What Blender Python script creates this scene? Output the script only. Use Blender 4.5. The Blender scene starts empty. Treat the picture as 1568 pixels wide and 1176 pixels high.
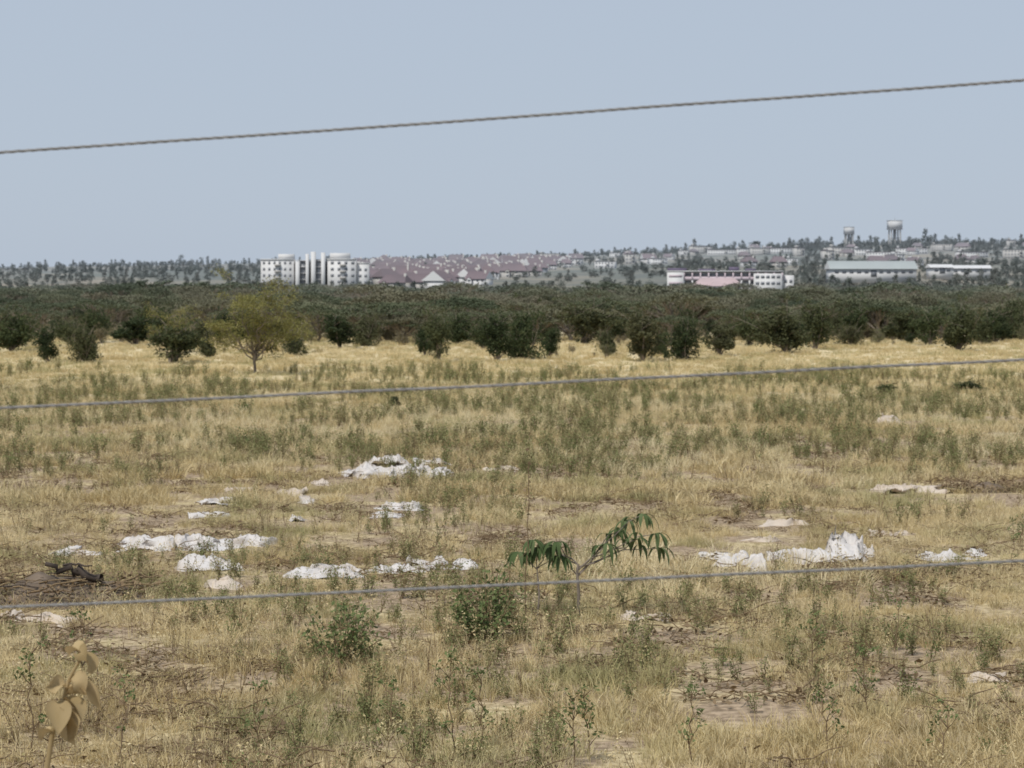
import bpy, math, numpy as np
from mathutils import Vector
R = np.random.RandomState(7)
scene = bpy.context.scene
F = 3536.0; TH = math.atan(148/F); CZ = 4.0

# ------------------------------------------------------------ helpers
_lat = np.random.RandomState(3).rand(512,512)
def vn(x,y,s,o=0.0):
    x=np.asarray(x,float)*s+137.3+o; y=np.asarray(y,float)*s+91.7+o*1.7
    xi=np.floor(x).astype(int); yi=np.floor(y).astype(int); fx=x-xi; fy=y-yi
    fx=fx*fx*(3-2*fx); fy=fy*fy*(3-2*fy)
    g=lambda a,b:_lat[a%512,b%512]
    return (g(xi,yi)*(1-fx)+g(xi+1,yi)*fx)*(1-fy)+(g(xi,yi+1)*(1-fx)+g(xi+1,yi+1)*fx)*fy
def fbm(x,y,s,o=0.0):
    return (vn(x,y,s,o)+.5*vn(x,y,s*2.1,o+5)+.25*vn(x,y,s*4.3,o+9))/1.75
def sstep(a,b,v):
    t=np.clip((np.asarray(v,float)-a)/(b-a),0,1); return t*t*(3-2*t)

def gz(x,y):
    x=np.asarray(x,float); y=np.asarray(y,float)
    z=2.4*(1-sstep(6.4,12,y))
    z=z+ (fbm(x,y,.5)-.5)*.10*sstep(14,18,y)*(1-sstep(300,400,y))
    z=z-1.3*sstep(170,260,y)*(1-sstep(600,900,y))
    ang=x/np.maximum(y,1.0)
    ridge=np.interp(ang,[-.4,-.22,-.1,0,.04,.11,.16,.22,.4],[26,27.5,31,38,42,49,51,51,52])
    t=np.clip((y-1040)/1560,0,1)
    far=(ridge-0.5)*t
    far=far*(1-0.75*sstep(2650,5200,y))
    z=z+far+ (fbm(x,y,.004,3)-.5)*6*sstep(1150,1700,y)
    return z
def ray(px,py):
    u=(px-784)/F; v=(588-py)/F
    return np.array([u, math.cos(TH)+v*math.sin(TH), -math.sin(TH)+v*math.cos(TH)])
def W(px,py):
    d=ray(px,py); t=-CZ/d[2]; return d[0]*t, d[1]*t
def WD(px,py,D):
    d=ray(px,py); t=D/d[1]; return np.array([d[0]*t,D,CZ+d[2]*t])

def mkmesh(name,V,Fc,mats,mi=None,smooth=False):
    V=np.asarray(V,float).reshape(-1,3)
    me=bpy.data.meshes.new(name)
    n=len(Fc); k=Fc.shape[1]
    me.vertices.add(len(V)); me.vertices.foreach_set('co',V.astype(np.float32).ravel())
    me.loops.add(n*k); me.loops.foreach_set('vertex_index',Fc.astype(np.int32).ravel())
    me.polygons.add(n); me.polygons.foreach_set('loop_start',np.arange(0,n*k,k,dtype=np.int32))
    me.polygons.foreach_set('loop_total',np.full(n,k,np.int32))
    me.update(calc_edges=True)
    for m in mats: me.materials.append(m)
    if mi is not None: me.polygons.foreach_set('material_index',np.asarray(mi,np.int32))
    if smooth: me.polygons.foreach_set('use_smooth',np.ones(len(me.polygons),bool))
    me.update()
    return me
def obj(name,me,loc=(0,0,0),rz=0,sc=1,parent=None):
    o=bpy.data.objects.new(name,me); o.location=loc; o.rotation_euler=(0,0,rz)
    o.scale=(sc,sc,sc) if np.isscalar(sc) else sc
    scene.collection.objects.link(o)
    if parent: o.parent=parent
    return o

class Q:   # quad accumulator with material index
    def __init__(s): s.V=[];s.F=[];s.M=[];s.n=0
    def add(s,V,Fc,m=0):
        V=np.asarray(V,float).reshape(-1,3); Fc=np.asarray(Fc,int)
        s.V.append(V); s.F.append(Fc+s.n); s.M.append(np.full(len(Fc),m)); s.n+=len(V)
    def mesh(s,name,mats,smooth=False):
        return mkmesh(name,np.vstack(s.V),np.vstack(s.F),mats,np.concatenate(s.M),smooth)
    def leaves(s,C,size,m=0,up=0.0,asp=.55,rng=R):
        C=np.asarray(C,float); n=len(C)
        nr=rng.normal(size=(n,3)); nr[:,2]=np.abs(nr[:,2])+up; nr/=np.linalg.norm(nr,axis=1)[:,None]
        a=rng.normal(size=(n,3)); a-=nr*(a*nr).sum(1)[:,None]; a/=np.linalg.norm(a,axis=1)[:,None]
        b=np.cross(nr,a); sz=(np.asarray(size)*rng.uniform(.6,1.3,n))[:,None]
        a=a*sz*.5; b=b*sz*.5*asp
        V=np.stack([C-a,C+b-a*.1,C+a,C-b-a*.1],1).reshape(-1,3)
        s.add(V,np.arange(4*n).reshape(-1,4),m)
    def tube(s,P,r,m=0,k=6):
        P=np.asarray(P,float); n=len(P); r=np.broadcast_to(r,(n,))
        T=np.gradient(P,axis=0); T/=np.linalg.norm(T,axis=1)[:,None]+1e-9
        ref=np.array([0,0,1.]) if abs(T[0,2])<.9 else np.array([1.,0,0])
        A=np.cross(T,ref); A/=np.linalg.norm(A,axis=1)[:,None]+1e-9; B=np.cross(T,A)
        th=np.arange(k)*2*math.pi/k
        V=P[:,None]+(A[:,None]*np.cos(th)[None,:,None]+B[:,None]*np.sin(th)[None,:,None])*r[:,None,None]
        i=np.arange(n-1)[:,None]*k; j=np.arange(k)[None]; j2=(j+1)%k
        Fc=np.stack([i+j,i+j2,i+k+j2,i+k+j],-1).reshape(-1,4)
        s.add(V.reshape(-1,3),Fc,m)
    def blades(s,B,dirv,h,w,m=0,rng=R,bend=.5):
        n=len(B); dirv=dirv/np.linalg.norm(dirv,axis=1)[:,None]; h=h[:,None]
        az=rng.uniform(0,2*math.pi,n); side=np.stack([np.cos(az),np.sin(az),0*az],1)*np.reshape(w,(-1,1))*.5
        hor=dirv*[1,1,0]; p1=B+dirv*h*.55; p2=B+dirv*h*.95+hor*h*bend-np.array([0,0,1])*h*bend*.25
        V=np.stack([B-side,B+side,p1-side*.8,p1+side*.8,p2-side*.15,p2+side*.15],1).reshape(-1,3)
        i=np.arange(n)[:,None]*6
        Fc=np.concatenate([i+np.array([[0,1,3,2]]),i+np.array([[2,3,5,4]])])
        s.add(V,Fc,m)
    def leaf(s,p,d,L,w,droop=.6,m=0,n=7,fold=.25,rng=R,twist=0):
        p=np.array(p,float); d=np.array(d,float); d/=np.linalg.norm(d); V=[]
        for i in range(n+1):
            t=i/n; side=np.cross(d,[0,0,1]); nn=np.linalg.norm(side)
            side=side/nn if nn>.05 else np.array([1,0,0.]); up=np.cross(side,d)
            c,sn=math.cos(twist*t),math.sin(twist*t); side,up=side*c+up*sn,up*c-side*sn
            ww=w*.5*(math.sin(math.pi*min(1,.06+t*.97))**.8+.04)
            V+=[p-side*ww+up*ww*fold,p.copy(),p+side*ww+up*ww*fold]
            p=p+d*L/n; d=d+np.array([0,0,-droop/n*1.5]); d/=np.linalg.norm(d)
        Fc=[]
        for i in range(n):
            a=i*3; Fc+=[[a,a+1,a+4,a+3],[a+1,a+2,a+5,a+4]]
        s.add(V,Fc,m)
    def box(s,x0,x1,y0,y1,z0,z1,m=0):
        V=[(x,y,z) for z in (z0,z1) for x,y in ((x0,y0),(x1,y0),(x1,y1),(x0,y1))]
        s.add(V,[[3,2,1,0],[4,5,6,7],[0,1,5,4],[1,2,6,5],[2,3,7,6],[3,0,4,7]],m)
    def gable(s,x0,x1,y0,y1,z0,h,m=0,hip=0,mw=None):
        ym=(y0+y1)/2
        V=[(x0,y0,z0),(x1,y0,z0),(x1,y1,z0),(x0,y1,z0),(x0+hip,ym,z0+h),(x1-hip,ym,z0+h)]
        s.add(V,[[0,1,5,4],[2,3,4,5]],m)
        V2=[V[0],V[4],V[3],V[3],V[1],V[2],V[5],V[5]]
        s.add(V2,[[0,1,2,3],[4,5,6,7]],m if mw is None else mw)

# ------------------------------------------------------------ materials
def nmat(name):
    m=bpy.data.materials.new(name); m.use_nodes=True; nt=m.node_tree
    for n in list(nt.nodes): nt.nodes.remove(n)
    return m,nt
def N(nt,t,**k):
    n=nt.nodes.new(t)
    for a,b in k.items(): setattr(n,a,b)
    return n
def mixc(nt,f,a,b):
    n=N(nt,'ShaderNodeMix',data_type='RGBA')
    for s,v in ((n.inputs[0],f),(n.inputs[6],a),(n.inputs[7],b)):
        if isinstance(v,bpy.types.NodeSocket): nt.links.new(v,s)
        elif isinstance(v,(tuple,list)): s.default_value=(*v[:3],1)
        else: s.default_value=v
    return n.outputs[2]
def ramp(nt,fac,lo,hi,a=0.,b=1.):
    n=N(nt,'ShaderNodeMapRange'); n.inputs[1].default_value=lo; n.inputs[2].default_value=hi
    n.inputs[3].default_value=a; n.inputs[4].default_value=b; nt.links.new(fac,n.inputs[0]); return n.outputs[0]
def posn(nt): return N(nt,'ShaderNodeNewGeometry')
def noise(nt,vec,s,det=3,scale3=None):
    n=N(nt,'ShaderNodeTexNoise'); n.inputs['Scale'].default_value=s; n.inputs['Detail'].default_value=det
    if scale3:
        mp=N(nt,'ShaderNodeMapping'); mp.inputs['Scale'].default_value=scale3; nt.links.new(vec,mp.inputs[0]); vec=mp.outputs[0]
    nt.links.new(vec,n.inputs['Vector']); return n.outputs['Fac']
HAZE_TINT=(.35,.39,.44)
def haze(nt,col,g,amt=.55):  # aerial haze painted into the base colour, growing with world Y; no scattering
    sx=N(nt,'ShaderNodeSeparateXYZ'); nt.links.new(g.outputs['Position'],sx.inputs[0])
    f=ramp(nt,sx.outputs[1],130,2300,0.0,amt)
    return mixc(nt,f,col,HAZE_TINT)
def finish(nt,col,rough=.85,transl=0,bump=None,spec=.2):
    out=N(nt,'ShaderNodeOutputMaterial')
    if transl is None:
        d=N(nt,'ShaderNodeBsdfDiffuse'); nt.links.new(col,d.inputs[0]); nt.links.new(d.outputs[0],out.inputs[0])
    elif transl>0:
        d=N(nt,'ShaderNodeBsdfDiffuse'); t=N(nt,'ShaderNodeBsdfTranslucent'); mx=N(nt,'ShaderNodeMixShader')
        nt.links.new(col,d.inputs[0]); nt.links.new(col,t.inputs[0]); mx.inputs[0].default_value=transl
        nt.links.new(d.outputs[0],mx.inputs[1]); nt.links.new(t.outputs[0],mx.inputs[2]); nt.links.new(mx.outputs[0],out.inputs[0])
    else:
        p=N(nt,'ShaderNodeBsdfPrincipled'); p.inputs['Roughness'].default_value=rough
        p.inputs['Specular IOR Level'].default_value=spec
        nt.links.new(col,p.inputs['Base Color']); nt.links.new(p.outputs[0],out.inputs[0])
        if bump is not None: nt.links.new(bump,p.inputs['Normal'])
def foliage(name,c1,c2,c3,nscale=.5,transl=.25,hz=.5,big=None,big2=None):
    m,nt=nmat(name); g=posn(nt)
    n=noise(nt,g.outputs['Position'],nscale,2)
    col=mixc(nt,ramp(nt,n,.35,.65),c1,c2)
    col=mixc(nt,ramp(nt,g.outputs['Random Per Island'],.3,1,0,.7),col,c3)
    if big:
        oi=N(nt,'ShaderNodeObjectInfo'); col=mixc(nt,ramp(nt,oi.outputs['Random'],.45,1,0,.75),col,big)
        if big2: col=mixc(nt,ramp(nt,oi.outputs['Random'],.4,0,0,.75),col,big2)
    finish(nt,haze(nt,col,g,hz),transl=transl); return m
def plain(name,c,var=.12,nscale=.3,rough=.85,hz=.5,spec=.2,c2=None):
    m,nt=nmat(name); g=posn(nt)
    n=noise(nt,g.outputs['Position'],nscale,4)
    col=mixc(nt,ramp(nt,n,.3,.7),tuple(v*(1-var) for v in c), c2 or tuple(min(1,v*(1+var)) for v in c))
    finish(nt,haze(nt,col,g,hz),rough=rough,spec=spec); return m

M_aca=foliage('acacia_leaves',(.105,.12,.068),(.15,.16,.095),(.185,.19,.12),.3,hz=.7,transl=.15,big=(.20,.175,.12),big2=(.06,.08,.045))
M_bush=foliage('bush_leaves',(.046,.064,.034),(.075,.094,.043),(.115,.13,.06),1.2,big=(.12,.115,.065),big2=(.04,.055,.03))
M_scrub=foliage('scrub_leaves',(.17,.16,.09),(.23,.20,.12),(.26,.23,.14),1.2,big=(.22,.18,.12),big2=(.12,.14,.065))
M_fev=foliage('fever_tree_leaves',(.215,.205,.075),(.28,.26,.10),(.18,.18,.07),1.)
M_far=foliage('distant_leaves',(.055,.068,.045),(.085,.096,.06),(.11,.118,.075),.02,hz=.52,transl=None,big=(.13,.12,.085))
M_herb=foliage('weed_leaves',(.18,.20,.085),(.25,.26,.12),(.32,.30,.15),.4,big=(.36,.30,.16),big2=(.15,.185,.07))
M_herb2=foliage('green_shrub_leaves',(.11,.145,.055),(.155,.195,.08),(.21,.24,.11),2.)
M_cass=foliage('palmate_leaves',(.075,.11,.045),(.11,.15,.065),(.16,.20,.10),2.,transl=.25)
M_bark=plain('bark',(.22,.185,.15),.3,3.)
M_dead=foliage('dead_stems',(.20,.145,.09),(.27,.20,.12),(.13,.09,.06),2.,transl=None)
M_dryleaf=foliage('dry_leaf',(.42,.32,.165),(.54,.42,.24),(.30,.225,.115),9.,transl=.25)

def straw_mat(name='dry_grass',pale=0.):
    m,nt=nmat(name); g=posn(nt); P=g.outputs['Position']
    n1=noise(nt,P,.16,3,(1,.6,1)); n2=noise(nt,P,1.1,3)
    col=mixc(nt,ramp(nt,n1,.38,.62),(.51,.40,.205),(.70,.585,.35))
    col=mixc(nt,ramp(nt,n2,.5,.68,0,.75),col,(.33,.27,.145))
    col=mixc(nt,ramp(nt,g.outputs['Random Per Island'],.4,1,0,.6),col,(.78,.68,.45))
    n3=noise(nt,P,.33,2)
    col=mixc(nt,ramp(nt,n3,.50,.66,0,.6),col,(.30,.30,.135))
    if pale: col=mixc(nt,pale,col,(.80,.71,.48))
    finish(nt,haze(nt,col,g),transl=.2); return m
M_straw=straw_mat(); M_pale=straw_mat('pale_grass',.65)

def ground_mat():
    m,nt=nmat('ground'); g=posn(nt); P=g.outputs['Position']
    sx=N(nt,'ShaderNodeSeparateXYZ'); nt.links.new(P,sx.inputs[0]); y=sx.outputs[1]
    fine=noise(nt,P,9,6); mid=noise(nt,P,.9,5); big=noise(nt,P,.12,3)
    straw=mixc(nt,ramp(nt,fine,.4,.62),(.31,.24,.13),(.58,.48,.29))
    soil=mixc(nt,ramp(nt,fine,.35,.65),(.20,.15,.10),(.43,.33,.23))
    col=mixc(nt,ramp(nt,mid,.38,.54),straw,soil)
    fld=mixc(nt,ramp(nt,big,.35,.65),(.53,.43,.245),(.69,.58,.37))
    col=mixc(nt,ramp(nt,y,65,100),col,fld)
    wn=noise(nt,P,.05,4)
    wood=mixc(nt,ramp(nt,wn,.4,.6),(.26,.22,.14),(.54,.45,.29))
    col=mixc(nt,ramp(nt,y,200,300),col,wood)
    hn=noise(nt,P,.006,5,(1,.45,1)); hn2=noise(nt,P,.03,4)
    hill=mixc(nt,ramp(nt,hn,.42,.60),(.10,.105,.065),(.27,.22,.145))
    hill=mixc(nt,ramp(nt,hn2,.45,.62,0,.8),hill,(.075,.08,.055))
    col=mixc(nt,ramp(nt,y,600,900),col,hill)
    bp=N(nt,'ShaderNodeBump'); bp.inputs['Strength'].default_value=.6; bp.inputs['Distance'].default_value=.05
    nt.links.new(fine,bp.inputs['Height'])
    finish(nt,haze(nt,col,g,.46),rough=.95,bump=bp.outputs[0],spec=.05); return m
M_ground=ground_mat()

# ------------------------------------------------------------ ground
ys=[-40,-20,-10,-4,0,3]+list(np.arange(5,20,.5))+list(np.arange(20,70,.4))
v=70.
while v<9000: ys.append(v); v*=1.012 if v<3000 else 1.05
ys=np.array(ys); us=np.linspace(-1,1,241); us=us*(.35+.65*us*us)
X=us[None,:]*(25+1.1*np.maximum(ys,0))[:,None]; Y=np.broadcast_to(ys[:,None],X.shape)
Z=gz(X,Y); nr,nc=X.shape
V=np.stack([X,Y,Z],-1).reshape(-1,3)
i=np.arange(nr-1)[:,None]*nc+np.arange(nc-1)[None]
Fc=np.stack([i,i+1,i+nc+1,i+nc],-1).reshape(-1,4)
obj('ground',mkmesh('ground',V,Fc,[M_ground],smooth=True))

# ------------------------------------------------------------ scatter via geometry nodes
def scatter(name,P,sc,protos,tilt=0.,rng=R,weights=None,rz=None):
    n=len(P); me=bpy.data.meshes.new(name); me.vertices.add(n)
    me.vertices.foreach_set('co',np.asarray(P,np.float32).ravel())
    rot=np.stack([rng.normal(0,tilt+1e-6,n),rng.normal(0,tilt+1e-6,n),rng.uniform(0,6.283,n) if rz is None else rz],1)
    a=me.attributes.new('rot','FLOAT_VECTOR','POINT'); a.data.foreach_set('vector',rot.astype(np.float32).ravel())
    sc=np.asarray(sc,float)
    if sc.ndim==1: sc=np.repeat(sc[:,None],3,1)
    a=me.attributes.new('scl','FLOAT_VECTOR','POINT'); a.data.foreach_set('vector',sc.astype(np.float32).ravel())
    a=me.attributes.new('pidx','INT','POINT'); a.data.foreach_set('value',rng.choice(len(protos),n,p=weights).astype(np.int32))
    col=bpy.data.collections.new(name+'_parts')
    for k,pm in enumerate(protos):
        o=bpy.data.objects.new('%s_part_%02d'%(name,k),pm); col.objects.link(o)
    ng=bpy.data.node_groups.new(name,'GeometryNodeTree')
    ng.interface.new_socket('Geometry',in_out='INPUT',socket_type='NodeSocketGeometry')
    ng.interface.new_socket('Geometry',in_out='OUTPUT',socket_type='NodeSocketGeometry')
    gi=ng.nodes.new('NodeGroupInput'); go=ng.nodes.new('NodeGroupOutput')
    ci=ng.nodes.new('GeometryNodeCollectionInfo'); ci.inputs['Collection'].default_value=col
    ci.inputs['Separate Children'].default_value=True; ci.inputs['Reset Children'].default_value=True
    ip=ng.nodes.new('GeometryNodeInstanceOnPoints'); ip.inputs['Pick Instance'].default_value=True
    def na(nm,t):
        q=ng.nodes.new('GeometryNodeInputNamedAttribute'); q.data_type=t; q.inputs[0].default_value=nm
        return q.outputs['Attribute']
    L=ng.links.new
    L(gi.outputs[0],ip.inputs['Points']); L(ci.outputs[0],ip.inputs['Instance'])
    L(na('pidx','INT'),ip.inputs['Instance Index']); L(na('rot','FLOAT_VECTOR'),ip.inputs['Rotation']); L(na('scl','FLOAT_VECTOR'),ip.inputs['Scale'])
    L(ip.outputs[0],go.inputs[0])
    o=obj(name,me); md=o.modifiers.new('scatter','NODES'); md.node_group=ng
    return o

# ------------------------------------------------------------ vegetation prototypes
def tuft(n,rad,h,w,lean,seed,bend=.4,mat=None):
    r=np.random.RandomState(seed); q=Q()
    a=r.uniform(0,6.283,n); rr=rad*np.sqrt(r.rand(n)); B=np.stack([rr*np.cos(a),rr*np.sin(a),0*a-.02],1)
    d=np.stack([np.cos(a)*lean*r.rand(n),np.sin(a)*lean*r.rand(n),np.ones(n)],1)+r.normal(0,.15,(n,3))*[1,1,0]
    q.blades(B,d,h*r.uniform(.35,1.1,n),w*r.uniform(.6,1.3,n),0,r,bend)
    return q.mesh('tuft',[mat or M_straw])
def seedtuft(n,h,w,seed):
    r=np.random.RandomState(seed); q=Q()
    a=r.uniform(0,6.283,n); B=np.stack([.05*np.cos(a),.05*np.sin(a),0*a],1)
    d=np.stack([np.cos(a)*.25*r.rand(n),np.sin(a)*.25*r.rand(n),np.ones(n)],1); hh=h*r.uniform(.6,1.1,n)
    q.blades(B,d,hh,np.full(n,w),0,r,.12)
    tips=B+d/np.linalg.norm(d,axis=1)[:,None]*hh[:,None]*.9
    C=(tips[:,None]+r.normal(0,1,(n,7,3))*[.015,.015,.05]).reshape(-1,3)
    q.leaves(C,.03,0,rng=r); return q.mesh('seedtuft',[M_straw])
def weed(h,nst,nl,ls,mat,seed,spread=.3):
    r=np.random.RandomState(seed); q=Q()
    for k in range(nst):
        a=r.uniform(0,6.283); l=spread*r.rand(); H=h*r.uniform(.6,1.1)
        t=np.linspace(0,1,5)[:,None]; P=t*np.array([math.cos(a)*l*H,math.sin(a)*l*H,H])+np.cumsum(r.normal(0,.012,(5,3)),0)
        q.tube(P,np.linspace(.005,.002,5),1,3)
        tt=r.uniform(.15,1,nl); C=np.stack([np.interp(tt,t[:,0],P[:,i]) for i in range(3)],1)+r.normal(0,1,(nl,3))*[.05,.05,.03]*h/.5
        q.leaves(C,ls,0,.3,.5,r)
    return q.mesh('weed',[mat,M_dead])
def limb(q,p0,p1,r0,r1,m,rng,wob=.08,n=6):
    p0=np.array(p0,float);p1=np.array(p1,float); t=np.linspace(0,1,n)[:,None]; L=np.linalg.norm(p1-p0)
    P=p0+(p1-p0)*t; P[1:-1]+=rng.normal(0,wob*L*.4,(n-2,3)); P[:,2]+=(t[:,0]*(1-t[:,0]))*L*.12
    q.tube(P,np.linspace(r0,r1,n),m,5); return P
def acacia(H,Rad,seed,npad=6,nc=44,nl=12,ls=.18,zs=1.):
    # umbrella crown: overlapping pads around a domed top, bare limbs below
    r=np.random.RandomState(seed); q=Q(); tr=np.array([r.normal(0,.1),r.normal(0,.1),H*.25])
    limb(q,(0,0,-.3),tr,.15,.11,1,r)
    for k in range(npad):
        a=k*2.4+r.uniform(-.3,.3); d=Rad*.78*math.sqrt((k+.3)/npad); pr=Rad*r.uniform(.24,.38)
        c=np.array([math.cos(a)*d,math.sin(a)*d,H*(.95-.30*(d/Rad)**2)+r.uniform(-.18,.14)])
        limb(q,tr,c-[0,0,.12],.08,.025,1,r)
        for j in range(5):
            e=c+r.normal(0,.45,3)*[pr,pr,.08]; limb(q,tr+(c-tr)*r.uniform(.1,.8),e,.04,.014,1,r,n=4)
        aa=r.uniform(0,6.283,nc); rr=pr*np.sqrt(r.rand(nc))*r.uniform(.85,1.25,nc)
        cc=c+np.stack([rr*np.cos(aa),rr*np.sin(aa),r.uniform(-.24,.10,nc)*zs+.26*(1-(rr/pr)**2)],1)
        C=(cc[:,None]+r.normal(0,1,(nc,nl,3))*[.17,.17,.08]).reshape(-1,3)
        q.leaves(C,ls,0,.6,.6,r)
    return q.mesh('acacia',[M_aca,M_bark])
def bush(w,h,seed,nlobe=8,nc=34,nl=14,ls=.13,mat=None):
    r=np.random.RandomState(seed); q=Q()
    for k in range(nlobe):
        a=r.uniform(0,6.283); d=w*.5*r.uniform(.0,.78); lr=w*r.uniform(.11,.27)
        c=np.array([math.cos(a)*d,math.sin(a)*d,h*r.uniform(.28,.86)-d*.1]); c[2]=max(c[2],lr*.6)
        limb(q,(0,0,-.1),c,.05,.015,1,r)
        n=r.normal(size=(nc,3)); n/=np.linalg.norm(n,axis=1)[:,None]
        cc=c+n*lr*r.uniform(.5,1.35,nc)[:,None]*[1,1,.95]; cc[:,2]=np.maximum(cc[:,2],.06)
        C=(cc[:,None]+r.normal(0,1,(nc,nl,3))*.085*w/2).reshape(-1,3); C[:,2]=np.maximum(C[:,2],.03)
        q.leaves(C,ls,0,.2,.6,r)
        for j in range(4):
            e=c+r.normal(0,1,3)*lr*.9; e[2]=c[2]+abs(e[2]-c[2])+lr*.5
            limb(q,c,e,.012,.004,1,r,n=4); q.leaves(e+r.normal(0,.06,(14,3)),ls*.8,0,rng=r)
    return q.mesh('bush',[mat or M_bush,M_bark])
def roundtree(h,w,seed,ncl=30,nl=15,ls=.75,mat=None,low=.2):
    r=np.random.RandomState(seed); q=Q()
    limb(q,(0,0,-.5),(r.normal(0,.2),0,h*.6),.22,.1,1,r)
    for k in range(ncl):
        a=r.uniform(0,6.283); t=r.uniform(low,.97); rad=w*.5*math.sin(math.pi*min(.98,(t-low)/(1-low)*.85+.15))**.6*r.uniform(.3,1)
        c=np.array([math.cos(a)*rad,math.sin(a)*rad,h*t])
        if k%3==0: limb(q,(0,0,h*t*.6),c,.08,.03,1,r,n=4)
        q.leaves(c+r.normal(0,1,(nl,3))*[w*.09,w*.09,h*.045],ls,0,.3,.7,r)
    return q.mesh('tree',[mat or M_far,M_bark])
def fever(H,Wd,seed,nb=20,n=46,ls=.085):
    r=np.random.RandomState(seed); q=Q()
    tips=[]
    limb(q,(0,0,-.1),(.02,0,H*.22),.075,.06,1,r)
    for k in range(nb):
        a=r.uniform(0,6.283); el=r.uniform(.0,1.0)
        rad=Wd*.5*(1-max(0,el-.4)**2*1.7)*r.uniform(.6,1.)
        e=np.array([math.cos(a)*rad,math.sin(a)*rad,H*(.24+.72*el)])
        P=limb(q,(0,0,H*r.uniform(.1,.24)),e,.035,.01,1,r,.12,8)
        for j in range(7):
            b=P[r.randint(3,8)]; t=b+r.normal(0,1,3)*[.36,.36,.22]+[0,0,.12]; t[2]=min(t[2],H)
            limb(q,b,t,.012,.004,1,r,n=4); tips.append(b+(t-b)*.5); tips.append(t)
    T=np.array(tips)
    C=(T[:,None]+r.normal(0,1,(len(T),n,3))*[.19,.19,.10]).reshape(-1,3); C=C[C[:,2]>H*.16]
    q.leaves(C,ls,0,.5,.6,r)
    return q.mesh('fever_tree',[M_fev,M_bark])

acas=[acacia(r_h,r_r,50+k,npad=p) for k,(r_h,r_r,p) in enumerate([(3.6,3.2,8),(4.2,3.8,10),(3.2,2.6,6),(3.9,3.2,8),(3.5,4.0,10)])]
acas2=[acacia(r_h,r_r,70+k,npad=p,nc=18,nl=8,ls=.36,zs=1.6) for k,(r_h,r_r,p) in enumerate([(3.7,4.2,8),(4.2,4.8,9),(3.4,3.4,7)])]
bushes=[bush(2.2,1.9,80,9),bush(2.0,2.1,81,8),bush(2.6,1.7,82,10),bush(1.6,1.9,83,7),bush(2.4,2.0,84,9)]
scrubs=[bush(2.0,1.3,180,6,18,9,.12,M_scrub),bush(1.5,1.6,181,5,16,8,.12,M_scrub),bush(2.6,1.2,182,7,14,8,.12,M_scrub)]
rtrees=[roundtree(7,8,90),roundtree(5.5,7.5,91),roundtree(9,6,92,low=.15),roundtree(5,6,93,low=.1),roundtree(10,4,94,low=.12)]

def pts_in(n,y0,y1,ang,rng=R,pw=1.0):
    y=y0+(y1-y0)*rng.rand(n)**pw; x=rng.uniform(-1,1,n)*ang*y; return x,y
x,y=pts_in(600,160,400,.27,pw=1.0)
edge=168+14*(vn(x,0*x,.06)-.5)*2+ 8*sstep(5,30,x)
k=(y>edge)&(vn(x,y,.04,2)>np.interp(y,[170,230,280,330],[.42,.38,.30,.1])); x=x[k]; y=y[k]
sc=R.uniform(.6,1.15,len(x)); zs=sc*R.uniform(.85,1.15,len(x))*np.interp(y,[165,200,260,330],[.70,.82,.96,1.06])
scatter('acacia_woodland',np.stack([x,y,gz(x,y)-.05],1),np.stack([sc*1.1,sc*1.1,zs],1),acas,.07)
x,y=pts_in(640,390,1000,.26); sc=R.uniform(.65,1.35,len(x))
scatter('acacia_woodland',np.stack([x,y,gz(x,y)-.05],1),np.stack([sc*1.2,sc*1.2,sc*np.interp(y,[400,600,1000],[1.08,1.12,.95])],1),acas2,.06)
x,y=pts_in(560,158,380,.27,pw=1.2); edge=163+12*(vn(x,0*x,.09,7)-.5)*2
k=(y>edge)&(vn(x,y,.07,12)>.48); x=x[k];y=y[k]; sc=R.uniform(.35,1.15,len(x))
scatter('bush_thicket',np.stack([x,y,gz(x,y)],1),sc,bushes,.05)
x,y=pts_in(1400,116,330,.27,pw=.8); k=(y>np.interp(vn(x,0*x,.11,9),[0,1],[116,160]))&(vn(x,y,.06,33)>np.interp(y,[116,160],[.50,.30])); x=x[k];y=y[k]
scatter('dry_scrub',np.stack([x,y,gz(x,y)],1),R.uniform(.2,.95,len(x))*np.interp(y,[116,170],[.45,1.]),scrubs,.08)

BL=[(18,538,60,52),(72,556,34,46),(130,557,50,44),(208,528,60,40),(262,558,78,50),(318,548,34,30),(520,533,62,42),(560,530,50,38),(650,545,34,40),
    (672,553,44,62),(700,528,50,42),(762,552,48,58),(800,550,60,56),(842,548,26,44),(892,527,80,50),(932,545,30,36),(985,554,66,60),(1045,552,50,50),(1100,544,44,46),
    (1150,530,46,40),(1205,541,76,62),(1248,536,50,56),(1318,512,62,42),(1388,524,60,46),(1425,530,50,46),(1468,537,64,60),(1525,524,50,40),(1552,520,46,48),
    (603,626,18,18),(1355,607,34,16),(1490,602,50,16),(940,520,40,40),(450,545,30,30),(30,530,50,40),(110,530,40,34),(740,535,30,36),(1012,545,26,30),(1290,520,40,36),(1355,518,40,34)]
for j,(px,py,w,h) in enumerate(BL):
    X0,Y0=W(px,py); s=Y0/F
    W0=[2.2,2.0,2.6,1.6,2.4][j%5]; H0=[1.9,2.1,1.7,1.9,2.0][j%5]
    obj('bush',bushes[j%5],(X0,Y0,float(gz(X0,Y0))),R.uniform(0,6.28),(w*s/W0*1.25,w*s/W0*1.25,h*s/H0*1.10))
X0,Y0=W(390,574)
obj('fever_tree',fever(4.8,4.7,5,22,50,.09),(X0,Y0,float(gz(X0,Y0))))
fv2=fever(3.3,3.0,9,11,30)
for px,py,rz,s in ((262,540,1.,1.),(455,540,2.6,.8),(712,500,.6,1.25)):
    X0,Y0=W(px,py); obj('fever_tree',fv2,(X0,Y0,float(gz(X0,Y0))),rz,s)

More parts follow.
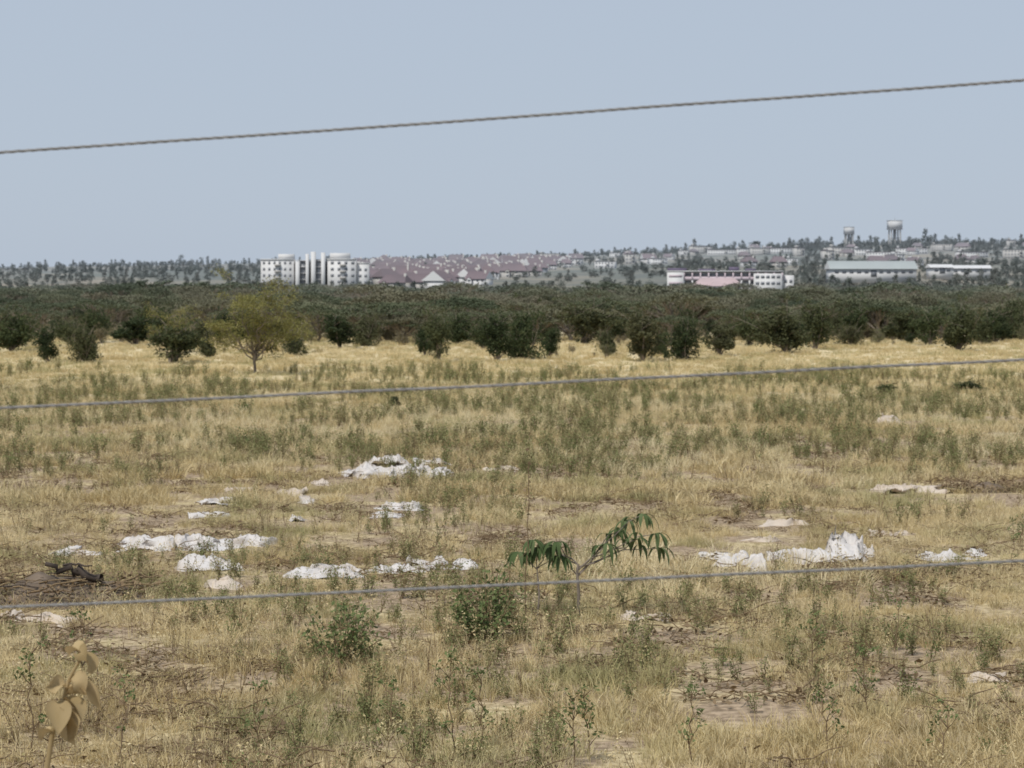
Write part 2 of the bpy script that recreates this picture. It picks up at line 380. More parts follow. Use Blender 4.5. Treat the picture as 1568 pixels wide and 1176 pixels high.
# ------------------------------------------------------------ buildings
M_white=plain('white_paint',(.68,.67,.66),.06,.05,hz=.4)
M_cream=plain('cream_wall',(.50,.47,.43),.08,.05,hz=.45)
M_glass=plain('dark_window',(.15,.155,.17),.1,.3,.3,hz=.45,spec=.5)
M_grey=plain('grey_render',(.25,.24,.24),.1,.1,hz=.4)
M_roof=plain('maroon_roof',(.125,.072,.074),.3,.03,hz=.42)
M_pink=plain('pink_paint',(.60,.50,.54),.08,.1,hz=.3)
M_purple=plain('purple_roof',(.13,.10,.16),.15,.1,hz=.3)
M_green=plain('green_sheet_roof',(.36,.39,.37),.1,.05,hz=.6)
M_redroof=plain('faded_red_roof',(.46,.35,.35),.12,.1,hz=.3)
BM=[M_white,M_glass,M_grey,M_roof,M_cream,M_pink,M_purple,M_green,M_redroof]
def winrow(q,x0,x1,n,z,w,h,y,m=1):
    for c in np.linspace(x0,x1,n+1)[:-1]+(x1-x0)/n/2:
        q.box(c-w/2,c+w/2,y-.08,y+.2,z,z+h,m)
q=Q()
q.box(-25.2,-9.6,0,14,-3,16.2,0); q.box(-17,-9.8,.5,13,16.2,18.9,0); q.box(-25.4,-9.5,-.3,14.2,16.1,16.6,0)
q.box(6.4,20,0,14,-3,16.2,0); q.box(6.2,20.2,-.3,14.3,16.2,16.7,0); q.box(7.5,17,1.5,12,16.7,19.4,0); q.box(20.3,26,2,14,-3,14.4,0); q.box(20.2,26.2,1.8,14.2,14.4,14.8,0)
q.box(-9.4,6.2,5,13,-3,15.4,2)
for xa,xb,zt in ((-8.8,-6.9,15.5),(-3.9,-2.5,19.0),(-1.4,.7,20.),(3.4,5.2,19.6)): q.box(xa,xb,-1.6,5.1,-3,zt,0)
q.box(-6.7,-4.1,1.5,4.9,-3,16,1); q.box(.9,3.2,1.2,4.9,-3,16.5,1)
for f in range(6):
    z=-1.8+f*3
    winrow(q,-25,-10,6,z+.9,1.0,1.3,0)
    winrow(q,7,20,4,z+.9,1.4,1.3,0)
    if f<5: winrow(q,20.5,25.8,2,z+.7,1.2,1.3,2)
    q.box(-9.3,-6.95,1.0,4.8,z+2.6,z+2.9,0); q.box(-6.8,-4.0,.6,1.45,z+2.5,z+2.85,0); q.box(.8,3.3,.6,1.15,z+2.5,z+2.85,0)
    q.box(-18.6,-15.8,-1.2,-.1,z+.0,z+1.0,4); q.box(12.3,15.2,-1.2,-.1,z+.0,z+1.0,4)
D=1100; p=WD(481,440,D)
obj('apartment_block',q.mesh('apartment_block',BM),(p[0],D,.9),.04)
def house(wd,dp,h,rh,seed,roof=3,wall=0):
    q=Q()
    q.box(-wd/2,wd/2,0,dp,-3,h,wall)
    q.gable(-wd/2-.7,wd/2+.7,-.7,dp+.7,h+.01,rh,roof,hip=2.5 if seed%2 else .2,mw=wall if seed%2==0 else roof)
    q.box(-wd/4-1.4,-wd/4+1.4,-1.6,-.05,-3,h-.3,wall)
    q.add([(-wd/4-1.7,-2,h-.4),(-wd/4+1.7,-2,h-.4),(-wd/4,-2,h+.9),(-wd/4,dp/2,h+.9)],[[0,1,2,2]],wall)
    q.add([(-wd/4-2,-2,h-.4),(-wd/4,-2.02,h+1.2),(-wd/4,dp*.45,h+1.2),(-wd/4-2,dp*.3,h-.4)],[[0,1,2,3]],roof)
    q.add([(-wd/4+2,-2,h-.4),(-wd/4,-2.02,h+1.2),(-wd/4,dp*.45,h+1.2),(-wd/4+2,dp*.3,h-.4)],[[0,1,2,3]],roof)
    for z in (.8,3.0):
        if z<h-1:
            winrow(q,0,wd/2,2,z,1.3,1.2,0); q.box(-wd/4-.7,-wd/4+.7,-1.68,-1.5,z,z+1.2,1)
    q.box(wd/2-2.2,wd/2-1.3,dp*.35,dp*.5,h+.5,h+rh+.6,4)
    return q.mesh('townhouse',BM)
hs=[house(11,11,4.2,4.4,1,3,4),house(13,12,4.6,4.8,2,3,0),house(10,12,4.4,4.4,3,3,0),house(16,11,4.4,4.6,5,3,4)]
yy=1190.
while yy<2080:
    xl=-.0625*yy+R.uniform(-5,5); t=(yy-1190)/890; xr_=np.interp(t,[0,.3,.6,1],[-.020,.004,.022,.03])*yy; xx=xl
    while xx<xr_:
        if R.rand()<.84:
            yj=yy+R.uniform(-14,14)
            obj('townhouse',hs[R.randint(4)],(xx,yj,float(gz(xx,yj))+R.uniform(-1.2,.8)),R.choice([0,.15,-.35,1.35,.5,1.0])+R.uniform(-.1,.1),R.uniform(.8,1.1))
        xx+=R.uniform(12,18)
    yy+=R.uniform(35,50)
q=Q()
q.box(-24,24,0,15,-4,9.6,4)
for f in range(3):
    z=.2+f*3.2
    q.box(-24.2,24.2,-1.0,-.02,z-.5,z+.95,5 if f!=1 else 0); q.box(-23.5,23.5,-.06,.3,z+1.05,z+2.2,1)
    for c in np.linspace(-24,24,15): q.box(c-.3,c+.3,-1.05,.0,z-.4,z+2.69,5 if f==2 else 0)
q.box(-24.5,24.5,-1.3,15.5,9.7,10.1,0)
for a,b,h in ((-24,-16,11.2),(-11,-4,10.8),(2,6,11.7),(9,13,11.0)): q.box(a,b,1,10,10.1,h,6)
q.box(-24.3,-17.4,-2.2,-1.1,-4,9.4,0)
for z in (1.2,4.4,7.4): q.box(-23.6,-18,-2.3,-2.1,z,z+1,5)
q.box(12,23.8,-2.0,-1.1,-4,8.9,0)
for z in (1.2,4.2,6.9): winrow(q,12.4,23.4,5,z,1.5,1.2,-2.0)
q.box(24.1,29,1,13,-4,8.2,0); winrow(q,24.4,28.8,2,5,1.2,1.3,1); winrow(q,24.4,28.8,2,1.8,1.2,1.3,1)
D=905; p=WD(1110,440,D); obj('pink_banded_building',q.mesh('pink_building',BM),(p[0],D,CZ+2/F*D-3.4),-.05,.93)
q=Q(); q.box(-7,7,0,8,-4,3.2,0); q.gable(-7.8,7.8,-.8,8.8,3.21,2.6,8,hip=2.2); q.box(-3,1,-2.5,-.05,-4,3.0,0)
q.gable(-3.4,1.4,-3,3,3.02,1.6,8,hip=1.5); winrow(q,1.4,6.8,3,1.2,1.1,1.3,0); winrow(q,-6.8,-3.2,2,1.2,1.1,1.3,0)
D=760; p=WD(1102,448,D); obj('small_bungalow',q.mesh('bungalow',BM),(p[0],D,p[2]-.9),.1)
def hall(L,dp,h,rh,roof,wall,seed):
    q=Q(); q.box(-L/2,L/2,0,dp,-4,h,wall); q.gable(-L/2-.8,L/2+.8,-1,dp+1,h+.01,rh,roof,hip=.1,mw=wall)
    winrow(q,-L/2+1,L/2-1,int(L/4),h-2.2,2.0,1.1,0); q.box(-1.5,1.5,-.1,.2,-1,2.4,1)
    return q.mesh('hall',BM)
def place(name,me,px,py,D,rz=0,sc=1):
    p=WD(px,py,D); obj(name,me,tuple(p),rz,sc)
place('green_roofed_hall',hall(44,14,3,4.2,7,0,1),1338,421,1180,.05)
place('white_warehouse',hall(26,10,2.2,1.8,0,0,2),1480,417,1280,-.06)
place('white_warehouse',hall(12,10,2.2,1.8,0,0,2),1443,416,1240,.1)
def flats(L,fl,seed,wall=0,roof=2):
    q=Q(); H=fl*3.0; q.box(-L/2,L/2,0,10,-4,H,wall); q.box(-L/2-.3,L/2+.3,-.4,10.3,H,H+.4,roof)
    q.box(-L/2+1,-L/2+3.5,2,6,H+.4,H+2.4,wall)
    for f in range(fl):
        winrow(q,-L/2+.5,L/2-.5,max(2,int(L/3)),f*3+.9,1.4,1.3,0)
        q.box(L*.1,L*.1+2.6,-1.1,-.05,f*3+.1,f*3+1,4)
    return q.mesh('flats',BM)
FL=[flats(18,2,1),flats(26,3,2,4),flats(12,2,3),flats(34,2,4,0,3),flats(10,3,5,4,3)]
FB=[(1075,386,1),(1105,388,3),(1140,386,0),(1165,388,1),(1190,386,3),(1225,390,4),(965,402,4),(1290,390,1),(1322,388,0),(1350,392,3),(1395,386,3),(1440,382,1),
    (925,408,0),(1010,402,0),(1548,376,4),(1556,394,1),(1400,402,2),(880,404,2),(840,396,1),(940,392,2),(1045,388,2),(1270,396,4),(1375,398,2),(1490,392,3),(600,398,2),(1212,402,2)]
keepout=[]
for px,py,k in FB:
    a=(px-784)/F; D=2400
    for dd in np.arange(1100,2600,15):
        z=float(gz(a*dd,dd))
        if 440-(z-CZ)/dd*F<py+3: D=dd;break
    hw=[9,13,6,17,5][k]/D+.001; keepout.append((a-hw,a+hw,D-220,D+25))
    obj(['low_flats','office_block','white_house','terraced_flats','apartment_tower'][k],FL[k],(a*D,D,float(gz(a*D,D))),R.uniform(-.5,.5),R.uniform(.7,.95))
for t in range(24):
    a=R.uniform(.04,.24); D=R.uniform(1500,2560); keepout.append((a-.003,a+.003,D-100,D+15))
    obj('small_house',hs[R.randint(4)],(a*D,D,float(gz(a*D,D))),R.uniform(-.7,.7),R.uniform(.6,.9))
def wtower(w,h,th):
    q=Q(); q.box(-w/2,w/2,-w/2,w/2,h-th,h,0); q.box(-w/2-.4,w/2+.4,-w/2-.4,w/2+.4,h-th-.5,h-th-.01,2); q.box(-w/2-.3,w/2+.3,-w/2-.3,w/2+.3,h+.01,h+.4,0)
    for sx in (-1,1):
        for sy in (-1,1): q.tube([(sx*w*.4,sy*w*.4,-8),(sx*w*.36,sy*w*.36,h-th-.5)],.8,4,6)
    q.box(-w*.42,w*.42,-.4,.4,(h-th)*.45,(h-th)*.45+.8,4); q.box(-w*.1,w*.1,-w*.1,w*.1,-8,h-th-.52,4)
    q.tube([(0,0,h),(0,0,h+3)],.15,2,5)
    return q.mesh('water_tower',BM)
for px,top,w,th in ((1300,348,9.5,7.),(1370,338,13.5,9)):
    D=2500; p=WD(px,top,D); g0=float(gz(p[0],D)); obj('water_tower',wtower(w,p[2]-g0,th),(p[0],D,g0),.1)

# distant trees over the slope
x,y=pts_in(8000,930,2680,.27,pw=.9); ang=x/y
est=(ang>-.068)&(ang<.04)&(y>1130)&(y<2080)
dens=np.interp(ang,[-.27,-.1,-.06,.04,.27],[.5,.55,.6,.9,1.])*np.interp(y,[930,1100,2300,2680],[1.2,.9,.95,1.2])
k=(R.rand(len(x))<dens*(.45+1.1*(fbm(x,y,.008,4)>.5)))&(~est|(R.rand(len(x))<.30))
for a0,a1,d0,d1 in keepout: k&=~((ang>a0)&(ang<a1)&(y>d0)&(y<d1))
x=x[k];y=y[k]
sc=R.uniform(.4,1.05,len(x))*np.interp(x/y,[-.2,0,.2],[.75,.75,.9])
P=np.stack([x,y,gz(x,y)-.2],1)
xr=np.concatenate([R.uniform(-.27,.27,260),R.uniform(.02,.27,170)]); yr=R.uniform(2520,2680,len(xr)); xr=xr*yr
P2=np.stack([xr,yr,gz(xr,yr)-.3],1); s2=R.uniform(.4,1.3,len(xr))*np.interp(xr/yr,[-.2,0,.2],[.8,.8,1.15])
tall=[(278,1.7),(62,.9),(645,1.3),(660,1.4),(685,1.2),(1062,1.9),(1158,2.2),(1150,1.7),(1415,2.4),(1425,2.),(1450,1.6),(1520,1.7),(965,1.2),(1255,1.6),(1210,1.3),(1340,1.4)]
xt=np.array([(t[0]-784)/F*2600 for t in tall]); yt=np.full(len(xt),2600.); P3=np.stack([xt,yt,gz(xt,yt)-.3],1)
scatter('distant_trees',np.vstack([P,P2,P3]),np.concatenate([sc,s2,np.array([t[1] for t in tall])*.8]),rtrees,.03)

# ------------------------------------------------------------ white plastic sheets
def sheet_mat(name,c,c2):
    m,nt=nmat(name); g=posn(nt); P=g.outputs['Position']; n=noise(nt,P,2.2,5); n2=noise(nt,P,14,3)
    col=mixc(nt,ramp(nt,n,.48,.72,0,.85),c,c2)
    bp=N(nt,'ShaderNodeBump'); bp.inputs['Strength'].default_value=.5; bp.inputs['Distance'].default_value=.04; nt.links.new(n2,bp.inputs['Height'])
    finish(nt,col,rough=.6,bump=bp.outputs[0],spec=.25); return m
M_sheet=sheet_mat('plastic_sheet',(.60,.57,.55),(.45,.385,.32))
M_sheet2=sheet_mat('dusty_sheet',(.57,.49,.41),(.44,.36,.28))
def crumple(w,d,h,seed):
    nx=int(max(20,w/.025)); ny=int(max(14,d/.03)); u=np.linspace(0,1,nx)[None,:]; v=np.linspace(0,1,ny)[:,None]
    o=seed*13.7; X=(u-.5)*w+0*v; Y=(v-.5)*d+0*u
    cx=.5+.34*(vn(u*w,0*u,2.0,o)-.5)*2
    wid=.12+.44*vn(u*w,0*u,3.8,o+3)
    prof=np.exp(-np.abs((v-cx)/wid)**3.2)
    endt=np.minimum(1,np.minimum(u,1-u)*5)**.8
    wx=X+.35*vn(X,Y,2.5,o+15); wy=Y+.35*vn(X,Y,2.5,o+16)
    r1=1-np.abs(vn(wx*.5+wy,wy*1.6-wx*.3,4.0,o+1)*2-1); r2=1-np.abs(vn(wx-wy*.9,wy,9,o+2)*2-1); r3=1-np.abs(vn(wx,wy*1.4,20,o+6)*2-1)
    lump=.3+.8*vn(u*w,0*u,2.2,o+8)
    Z=prof*endt*lump*(.16+.50*r1**3+.26*r2**3+.12*r3**2); Z=Z/np.percentile(Z,99)*h; Z=Z-.035
    X=X+(vn(X,Y,5,o+4)-.5)*.40; Y=Y*(.5+1.*vn(u*w,0*u,3,o+9))+(vn(X,Y,5,o+5)-.5)*.34
    V=np.stack([X,Y,Z],-1).reshape(-1,3)
    i=np.arange(ny-1)[:,None]*nx+np.arange(nx-1)[None]
    return V,np.stack([i,i+1,i+nx+1,i+nx],-1).reshape(-1,4)
SH=[(612,728,150,24,0),(590,714,50,24,0),(675,728,34,18,0),(333,772,50,16,0),(312,792,44,9,0),(475,770,30,14,0),(448,757,34,14,1),(272,838,150,26,0),(340,834,60,20,0),(388,836,62,22,0),(320,872,84,26,0),
    (112,848,56,16,0),(500,882,112,22,0),(560,874,60,16,0),(620,876,60,18,0),(650,870,40,22,0),(694,874,34,20,0),(610,782,66,18,0),(590,792,40,10,0),(1125,868,40,28,0),(1157,880,24,40,0),
    (1205,860,48,20,0),(1250,862,60,32,0),(1288,858,64,56,0),(1318,850,44,20,0),(1448,855,66,20,0),(1500,852,40,16,0),(1395,752,100,16,1),(336,902,44,22,1),(1355,648,30,20,1),(68,955,60,16,1),
    (1000,950,60,10,1),(770,722,46,12,1),(1205,806,56,14,1),(1095,858,44,14,0),(25,948,40,14,1),(660,712,50,16,0),(545,730,30,16,0),(452,798,24,10,0),(218,832,60,20,0),(1365,820,60,10,1),(1520,1045,40,8,1),(960,948,40,8,1),(495,742,30,10,1),(360,752,40,8,1),(1170,830,40,10,1)]
sheets=[]
for j,(px,py,w,h,mm) in enumerate(SH):
    X0,Y0=W(px,py); s=Y0/F; ww=w*s*1.2; d=min(1.2,max(.45,ww*.65)); hh=max(.10,h*s*.74)
    V,Fc=crumple(ww,d,hh,j+1); V[:,2]+=gz(V[:,0]+X0,V[:,1]+Y0)-float(gz(X0,Y0))+.03
    obj('plastic_sheet',mkmesh('sheet',V,Fc,[M_sheet if mm==0 else M_sheet2]),(X0,Y0+.1,float(gz(X0,Y0)))); sheets.append((X0,Y0,ww,d))

# ------------------------------------------------------------ grass
def avoid(x,y,p=.30):
    keep=np.ones(len(x),bool)
    for X0,Y0,w,d in sheets:
        ins=(np.abs(x-X0)<w*.5)&(y<Y0+d*.5)&(y>Y0-d*.5-.8)
        keep&=~(ins&(R.rand(len(x))>p))
    return keep
near=[tuft(32,.08,.19,.006,.8,k,.5) for k in range(5)]+[tuft(22,.12,.12,.007,1.6,k+20,.6) for k in range(3)]
mid=[tuft(30,.14,.25,.012,.8,k+30,.45) for k in range(5)]
farp=[tuft(36,.3,.30,.028,.8,k+40,.4) for k in range(4)]
seeds=[seedtuft(9,.5,.005,k+60) for k in range(3)]
palet=[tuft(46,.20,.42,.010,.7,k+300,.35,M_pale) for k in range(3)]
def field(n,y0,y1,pw=1.):
    y=y0+(y1-y0)*R.rand(n)**pw; x=R.uniform(-1,1,n)*(.245*y+1.2); return x,y
def grass(name,n,y0,y1,protos,thr,s0,s1,pw=1.,tilt=.1,nscale=.9):
    x,y=field(n,y0,y1,pw); dn=fbm(x,y*.7,nscale,1); base=np.interp(y,[17,32,37,54,62,200],[.015,.035,.11,.11,0,0])
    k=(dn>thr+base+R.normal(0,.035,n))&avoid(x,y); x=x[k];y=y[k]; s=R.uniform(s0,s1,len(x))*(.45+1.1*fbm(x,y,.35,6))
    return scatter(name,np.stack([x,y,gz(x,y)],1),s,protos,tilt)
grass('dry_grass',30000,13,46,near,.39,.6,1.35,.9)
grass('dry_grass',23000,42,95,mid,.38,.6,1.35,1.)
grass('dry_grass',12000,90,190,farp,.27,.6,1.1,1.)
x=R.uniform(-6,6,1200); y=R.uniform(6.2,13,1200); scatter('embankment_grass',np.stack([x,y,gz(x,y)],1),R.uniform(.4,.8,1200),near,.1)
x,y=field(3000,17,110); k=(fbm(x,y,.3,20)>.52)&avoid(x,y); x=x[k];y=y[k]
scatter('tall_grass',np.stack([x,y,gz(x,y)],1),R.uniform(.5,1.1,len(x)),seeds,.1)
x,y=field(6000,30,100); k=(fbm(x,y*.6,.22,70)>np.interp(y,[30,46,54,80,100],[.64,.60,.53,.53,.50]))&avoid(x,y); x=x[k];y=y[k]
scatter('pale_grass_clumps',np.stack([x,y,gz(x,y)],1),R.uniform(.45,1.05,len(x)),palet,.12)
wp=[weed(.45,5,22,.042,M_herb,k+100) for k in range(4)]+[weed(.5,7,30,.047,M_herb,k+110,.5) for k in range(2)]
x,y=field(13500,16,112,.85); lim=np.interp(y,[16,32,36,50,56,85,100,112],[.555,.57,.61,.56,.475,.475,.55,.65])
k=(fbm(x,y*.75,.3,30)>lim+R.normal(0,.04,len(x)))&avoid(x,y); x=x[k];y=y[k]
scatter('green_weeds',np.stack([x,y,gz(x,y)],1),R.uniform(.3,1.15,len(x))*np.interp(y,[16,40,60,110],[.65,.8,1.1,1.25]),wp,.14)
dp=[weed(.5,3,8,.03,M_dead,k+140,.5) for k in range(3)]
x,y=field(3200,16,100); k=(fbm(x,y,.2,40)>.47)&avoid(x,y); x=x[k];y=y[k]
scatter('dead_weeds',np.stack([x,y,gz(x,y)],1),R.uniform(.4,1.1,len(x)),dp,.2)
def twigs(seed):
    r=np.random.RandomState(seed); q=Q()
    for k in range(7):
        a=r.uniform(0,6.28); L=r.uniform(.1,.35); c=r.normal(0,.15,3)*[1,1,.1]+[0,0,.03]; d=np.array([math.cos(a),math.sin(a),r.uniform(0,.3)])*L
        limb(q,c,c+d,.007,.003,0,r,n=4)
    q.leaves(r.normal(0,.15,(12,3))*[1,1,.1]+[0,0,.03],.07,0,.5,rng=r)
    return q.mesh('twigs',[M_dead])
x,y=field(3000,17,62); k=(fbm(x,y,.4,50)>.47-.05*((y>32)&(y<56))); x=x[k];y=y[k]
scatter('twig_litter',np.stack([x,y,gz(x,y)],1),R.uniform(.5,1.4,len(x)),[twigs(k) for k in range(3)],.05)

# ------------------------------------------------------------ placed plants
def at(px,py): X0,Y0=W(px,py); return (X0,Y0,float(gz(X0,Y0)))
def fan(q,c,dirv,n,L,r,w=.055):
    for k in range(n):
        a=(k/(n-1)-.5)*3.6+r.normal(0,.1); f=np.array(dirv,float); f[2]=0; f/=np.linalg.norm(f)+1e-6; sd=np.array([-f[1],f[0],0])
        d=f*math.cos(a)+sd*math.sin(a)+np.array([0,0,.15+r.uniform(-.2,.2)])
        q.leaf(c,d,L*r.uniform(.75,1.1)*(1-.25*abs(k/(n-1)-.5)),w,r.uniform(1.6,2.9),0,rng=r)
q=Q(); r=np.random.RandomState(4)
q.tube([(0,0,-.05),(.01,0,.3),(-.01,0,.55),(0,.02,.66)],[.024,.022,.019,.015],1,6)
for tx,tz,ty in ((-.42,.88,.05),(-.28,.94,-.1),(-.58,.80,.1),(.36,.90,.0),(.62,1.18,.1),(.80,1.27,-.1),(.98,1.02,.05),(.50,1.05,.2),(1.02,.86,-.05),(.74,.98,-.15)):
    P=limb(q,(0,.02,r.uniform(.5,.66)),(tx*.96,ty,tz),.010,.005,1,r,.08,6)
    fan(q,(tx*.96,ty,tz),(tx*.3,r.normal(0,.5),0),7,.33,r,.045)
    fan(q,P[4]+[0,0,.05],(r.normal(),r.normal(),0),3,.24,r,.04)
obj('palmate_leaved_sapling',q.mesh('sapling',[M_cass,M_bark]),at(885,948))
q=Q(); q.tube([(0,0,-.05),(.03,0,.3),(.0,0,.62)],[.014,.012,.008],1,6)
for tx,tz in ((-.22,.80),(-.05,.95),(.15,.88),(.26,.75)):
    limb(q,(0,0,.6),(tx,r.normal(0,.05),tz),.007,.004,1,r); fan(q,(tx,0,tz),(tx,-.3,0),8,.30,r)
obj('palmate_leaved_sapling',q.mesh('sapling_b',[M_cass,M_bark]),at(822,948))
def shrub(w,h,seed,twig=True,n=30,nl=60,ls=.07):
    r=np.random.RandomState(seed); q=Q()
    for k in range(n):
        a=r.uniform(0,6.28); d=w*.5*math.sqrt(r.rand()); H=h*r.uniform(.5,1.1)*(1-.35*(d/(w*.5))**2)
        P=limb(q,(r.normal(0,.06),r.normal(0,.06),0),(math.cos(a)*d,math.sin(a)*d,H),.006,.003,1,r,.06,6)
        t=r.uniform(.2,1,nl); C=np.stack([np.interp(t,np.linspace(0,1,6),P[:,i]) for i in range(3)],1)+r.normal(0,.045,(nl,3))
        q.leaves(C,ls,0,.4,.5,r)
    if twig:
        for k in range(8): limb(q,(0,0,0),(r.normal(0,w*.4),r.normal(0,.2),h*r.uniform(1.,1.35)),.005,.002,1,r,.1)
    return q.mesh('shrub',[M_herb2,M_dead])
obj('green_shrub',shrub(1.0,.95,1,n=28,nl=40),at(745,982))
obj('green_shrub',shrub(1.02,.78,2,False,n=26,nl=34,ls=.06),at(526,1018))
s3=shrub(.6,.6,3,False,12,34,.055)
for px,py,s in ((372,690,1.),(410,692,.8),(860,660,.7),(1105,700,.5),(740,690,.7),(372,632,1.1),(1030,660,.6),(180,720,.5)): obj('green_shrub',s3,at(px,py),px*.1,s)
q=Q(); limb(q,(0,0,0),(.03,0,1.9),.010,.004,0,r,.02,8); q.leaves(np.array([.02,0,1.6])+r.normal(0,1,(26,3))*[.03,.03,.25],.05,0,rng=r)
obj('dry_stalk',q.mesh('stalk',[M_dead]),at(806,950))
def tallweed(h,seed):
    r=np.random.RandomState(seed); q=Q()
    P=limb(q,(0,0,-.05),(r.normal(0,.04),0,h),.007,.003,1,r,.04,8)
    for k in range(9):
        b=P[r.randint(2,8)]; a=r.uniform(0,6.28); e=b+np.array([math.cos(a)*.10,math.sin(a)*.10,.10]); limb(q,b,e,.004,.002,1,r,n=4)
        q.leaves(e+r.normal(0,.022,(9,3)),.04,0,.3,rng=r)
    q.leaves(P[-1]+r.normal(0,.025,(14,3)),.04,0,rng=r)
    return q.mesh('tallweed',[M_herb2,M_dead])
tw=[tallweed(.62,1),tallweed(.8,2),tallweed(.5,3)]
for j,(px,py) in enumerate([(590,1172),(692,1165),(905,1168),(400,1150),(190,1172),(1440,1176),(735,1150),(45,1160),(1245,1030),(1370,1010),(1170,720),(880,1176),(1330,1100),(1550,880),(1560,850),(120,1050),(460,720),(1270,1160),(1060,1176)]):
    obj('tall_weed',tw[j%3],at(px,py),j*1.3,.8+.35*R.rand())

M_soil=plain('dark_soil',(.15,.115,.085),.5,4.); M_bark2=plain('burnt_wood',(.07,.055,.045),.4,6.)
def heap(w,d,h,seed,nlog):
    r=np.random.RandomState(seed); q=Q(); nx=60;ny=36
    u=np.linspace(-1,1,nx)[None,:];v=np.linspace(-1,1,ny)[:,None]; rr=np.sqrt(u*u+v*v)
    X=u*w/2+0*v;Y=v*d/2+0*u; Z=h*np.clip(1-rr**1.6,0,1)*(.4+1.0*fbm(X,Y,2.2,seed)) + (vn(X,Y,9,seed)-.5)*.08*(rr<1)-.03-.1*(rr>1)
    i=np.arange(ny-1)[:,None]*nx+np.arange(nx-1)[None]
    q.add(np.stack([X,Y,Z],-1).reshape(-1,3),np.stack([i,i+1,i+nx+1,i+nx],-1).reshape(-1,4),0)
    for k in range(nlog):
        a=r.uniform(-.6,.6)+(r.rand()<.2)*1.5; L=r.uniform(.2,.8); c=np.array([r.uniform(-.42,.42)*w,r.uniform(-.4,.3)*d,h*r.uniform(.15,.8)])
        dd=np.array([math.cos(a),math.sin(a)*.6,r.uniform(-.15,.25)])*L/2; ra=r.uniform(.006,.018); limb(q,c-dd,c+dd,ra,ra*.5,1 if k%4==0 else 2,r,.07,5)
    C=np.stack([r.uniform(-.5,.5,900)*w,r.uniform(-.5,.5,900)*d,r.uniform(0,.8,900)*h],1); q.leaves(C,.07,2,.6,rng=r)
    B=np.stack([r.uniform(-.5,.5,1500)*w,r.uniform(-.5,.5,1500)*d,np.zeros(1500)],1); q.blades(B,r.normal(0,.6,(1500,3))*[1,1,0]+[0,0,1],r.uniform(.1,h*.95,1500),r.uniform(.005,.01,1500),3,r,.4)
    return q.mesh('heap',[M_soil,M_bark2,M_dead,M_straw])
hp=at(85,925); obj('brush_heap',heap(2.6,1.5,.42,3,90),hp)
q=Q(); rr_=np.random.RandomState(1)
limb(q,(-.32,0,.50),(.40,-.1,.33),.03,.06,0,rr_,.12,9); limb(q,(-.1,0,.48),(.30,-.2,.50),.018,.01,0,rr_,.12,6); limb(q,(.05,-.05,.42),(.45,-.05,.22),.045,.03,0,rr_,.15,6)
obj('fallen_log',q.mesh('log',[M_bark2]),(hp[0]+.22,hp[1]-.1,hp[2]+.0))
obj('brush_heap',heap(1.6,1.,.22,7,14),at(1505,752))
obj('brush_heap',heap(1.3,.8,.14,9,20),at(1385,880))

# ------------------------------------------------------------ dry plant close at lower left
q=Q(); r=np.random.RandomState(12)
D=7.; b=WD(75,1176,D); g0=float(gz(b[0],D))
def L3(px,py,dy=0): p=WD(px,py,D); return np.array([p[0]-b[0],dy,p[2]-g0])
q.tube([(0,0,-.05),L3(72,1176),L3(80,1120,.01),L3(98,1070),L3(105,1040,.01),L3(128,1000)],[.009,.009,.008,.007,.005,.004],0,7)
for (px,py),dv,Ln,w in [((100,1065),(1,.2,.25),.11,.05),((98,1072),(.9,-.5,-.3),.09,.06),((100,1052),(-.8,-.3,.3),.06,.05),((108,1045),(.8,-.2,.5),.08,.055),((120,1010),(.8,.3,.1),.07,.05),((125,1000),(-.5,.5,.3),.07,.05),
      ((92,1085),(.6,-.6,-.6),.11,.07),((88,1075),(.2,-.9,-.6),.12,.075),((80,1120),(-.7,.2,.0),.05,.04),((118,1005),(.5,-.3,.6),.05,.05),((105,1055),(1,.1,.4),.14,.04),((98,1085),(.5,-.3,-.9),.12,.065)]:
    q.leaf(L3(px,py),dv,Ln,w,r.uniform(.4,2.2),0,10,.9,twist=r.uniform(-2.6,2.6))
obj('dried_plant',q.mesh('dried_plant',[M_dryleaf]),(b[0],D,g0))

# ------------------------------------------------------------ fence
def metal(name,c,rough,met):
    m,nt=nmat(name); g=posn(nt); n=noise(nt,g.outputs['Position'],60,3); p=N(nt,'ShaderNodeBsdfPrincipled'); o=N(nt,'ShaderNodeOutputMaterial')
    nt.links.new(mixc(nt,ramp(nt,n,.35,.65),tuple(v*.7 for v in c),c),p.inputs['Base Color']); p.inputs['Roughness'].default_value=rough; p.inputs['Metallic'].default_value=met
    nt.links.new(p.outputs[0],o.inputs[0]); return m
M_wire=metal('galvanised_wire',(.25,.245,.24),.6,.1); M_post=plain('weathered_timber',(.25,.20,.15),.3,8.)
fence=bpy.data.objects.new('wire_fence',None); scene.collection.objects.link(fence); fence.location=(0,6,2.4)
xl,xr_=-3.6,3.6
def wire(y0,y1,nm):
    a=WD(0,y0,6); c=WD(1568,y1,6); sl=(c[2]-a[2])/(c[0]-a[0]); z0=a[2]-sl*a[0]
    n=3400; xs=np.linspace(xl-.02,xr_+.02,n); z=z0+sl*xs - .012*(1-(xs/3.6)**2)+.012+.0025*(vn(xs,0*xs,3,y0)-.5); q=Q()
    for ph in (0,2.094,4.189):
        t=xs/.085*2*math.pi+ph; q.tube(np.stack([xs,6+.0021*np.cos(t),z+.0021*np.sin(t)],1),.0022,0,6)
    o=obj(nm,q.mesh(nm,[M_wire],True)); o.parent=fence; o.location=(0,-6,-2.4); return lambda xx:z0+sl*xx
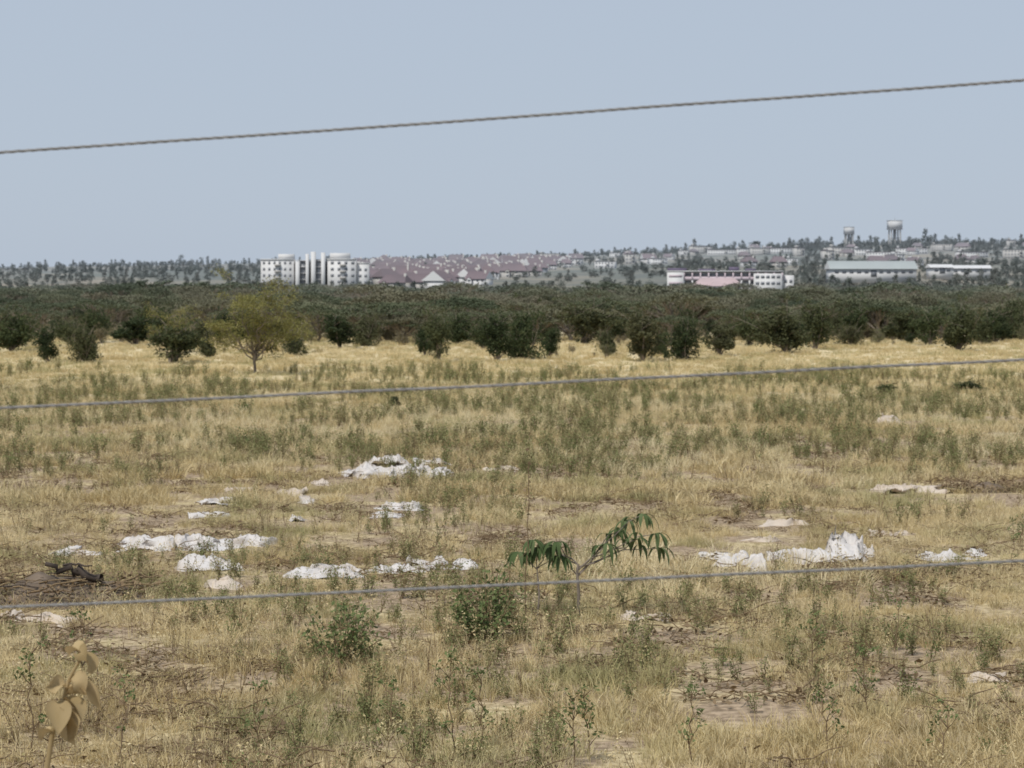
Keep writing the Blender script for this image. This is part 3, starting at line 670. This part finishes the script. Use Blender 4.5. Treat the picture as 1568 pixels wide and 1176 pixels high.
fs=[wire(234.5,124,'wire_top'),wire(626,551.5,'wire_middle'),wire(931,860,'wire_bottom')]
for nm,xp in (('post_left',xl),('post_right',xr_)):
    q=Q(); zt=fs[0](xp)+.15; q.tube([(0,0,-.5),(0,0,.6),(.01,0,1.2),(0,0,zt-2.4),(0,0,zt-2.4+.001)],[.055,.052,.05,.047,.001],0,10)
    for f in fs:
        zz=f(xp)-2.4; th=np.linspace(0,6.4,20); q.tube(np.stack([.056*np.cos(th),.056*np.sin(th),zz+.002*th],1),.003,1,5)
    o=obj(nm,q.mesh(nm,[M_post,M_wire],True)); o.parent=fence; o.location=(xp,0.0,0)

# ------------------------------------------------------------ light, sky, camera
el=math.radians(56); az=math.radians(212)
w=bpy.data.worlds.new('World'); scene.world=w; w.use_nodes=True; nt=w.node_tree; bg=nt.nodes['Background']
sky=nt.nodes.new('ShaderNodeTexSky'); sky.sky_type='NISHITA'; sky.sun_disc=False; sky.sun_elevation=el; sky.sun_rotation=az
sky.air_density=1.0; sky.dust_density=1.0; sky.ozone_density=2.
S=.08
hz=mixc(nt,.88,sky.outputs[0],(.48/S,.555/S,.665/S))   # thin high haze veiling the blue
nt.links.new(hz,bg.inputs[0]); bg.inputs[1].default_value=S
sd=Vector((math.sin(az)*math.cos(el),math.cos(az)*math.cos(el),math.sin(el)))
ld=bpy.data.lights.new('sun','SUN'); ld.energy=3.1; ld.angle=math.radians(4); ld.color=(1,.95,.87)
lo=bpy.data.objects.new('sun',ld); scene.collection.objects.link(lo); lo.rotation_euler=sd.to_track_quat('Z','Y').to_euler(); lo.location=(0,0,50)
cd=bpy.data.cameras.new('camera'); co=bpy.data.objects.new('camera',cd); scene.collection.objects.link(co)
cd.sensor_width=36; cd.lens=36*F/1568; cd.clip_start=.1; cd.clip_end=20000
co.location=(0,0,CZ); co.rotation_euler=(math.pi/2-TH,0,0); scene.camera=co
cd.dof.use_dof=True; cd.dof.focus_distance=14; cd.dof.aperture_fstop=7.0
scene.view_settings.view_transform='Standard'; scene.view_settings.look='None'; scene.view_settings.exposure=0
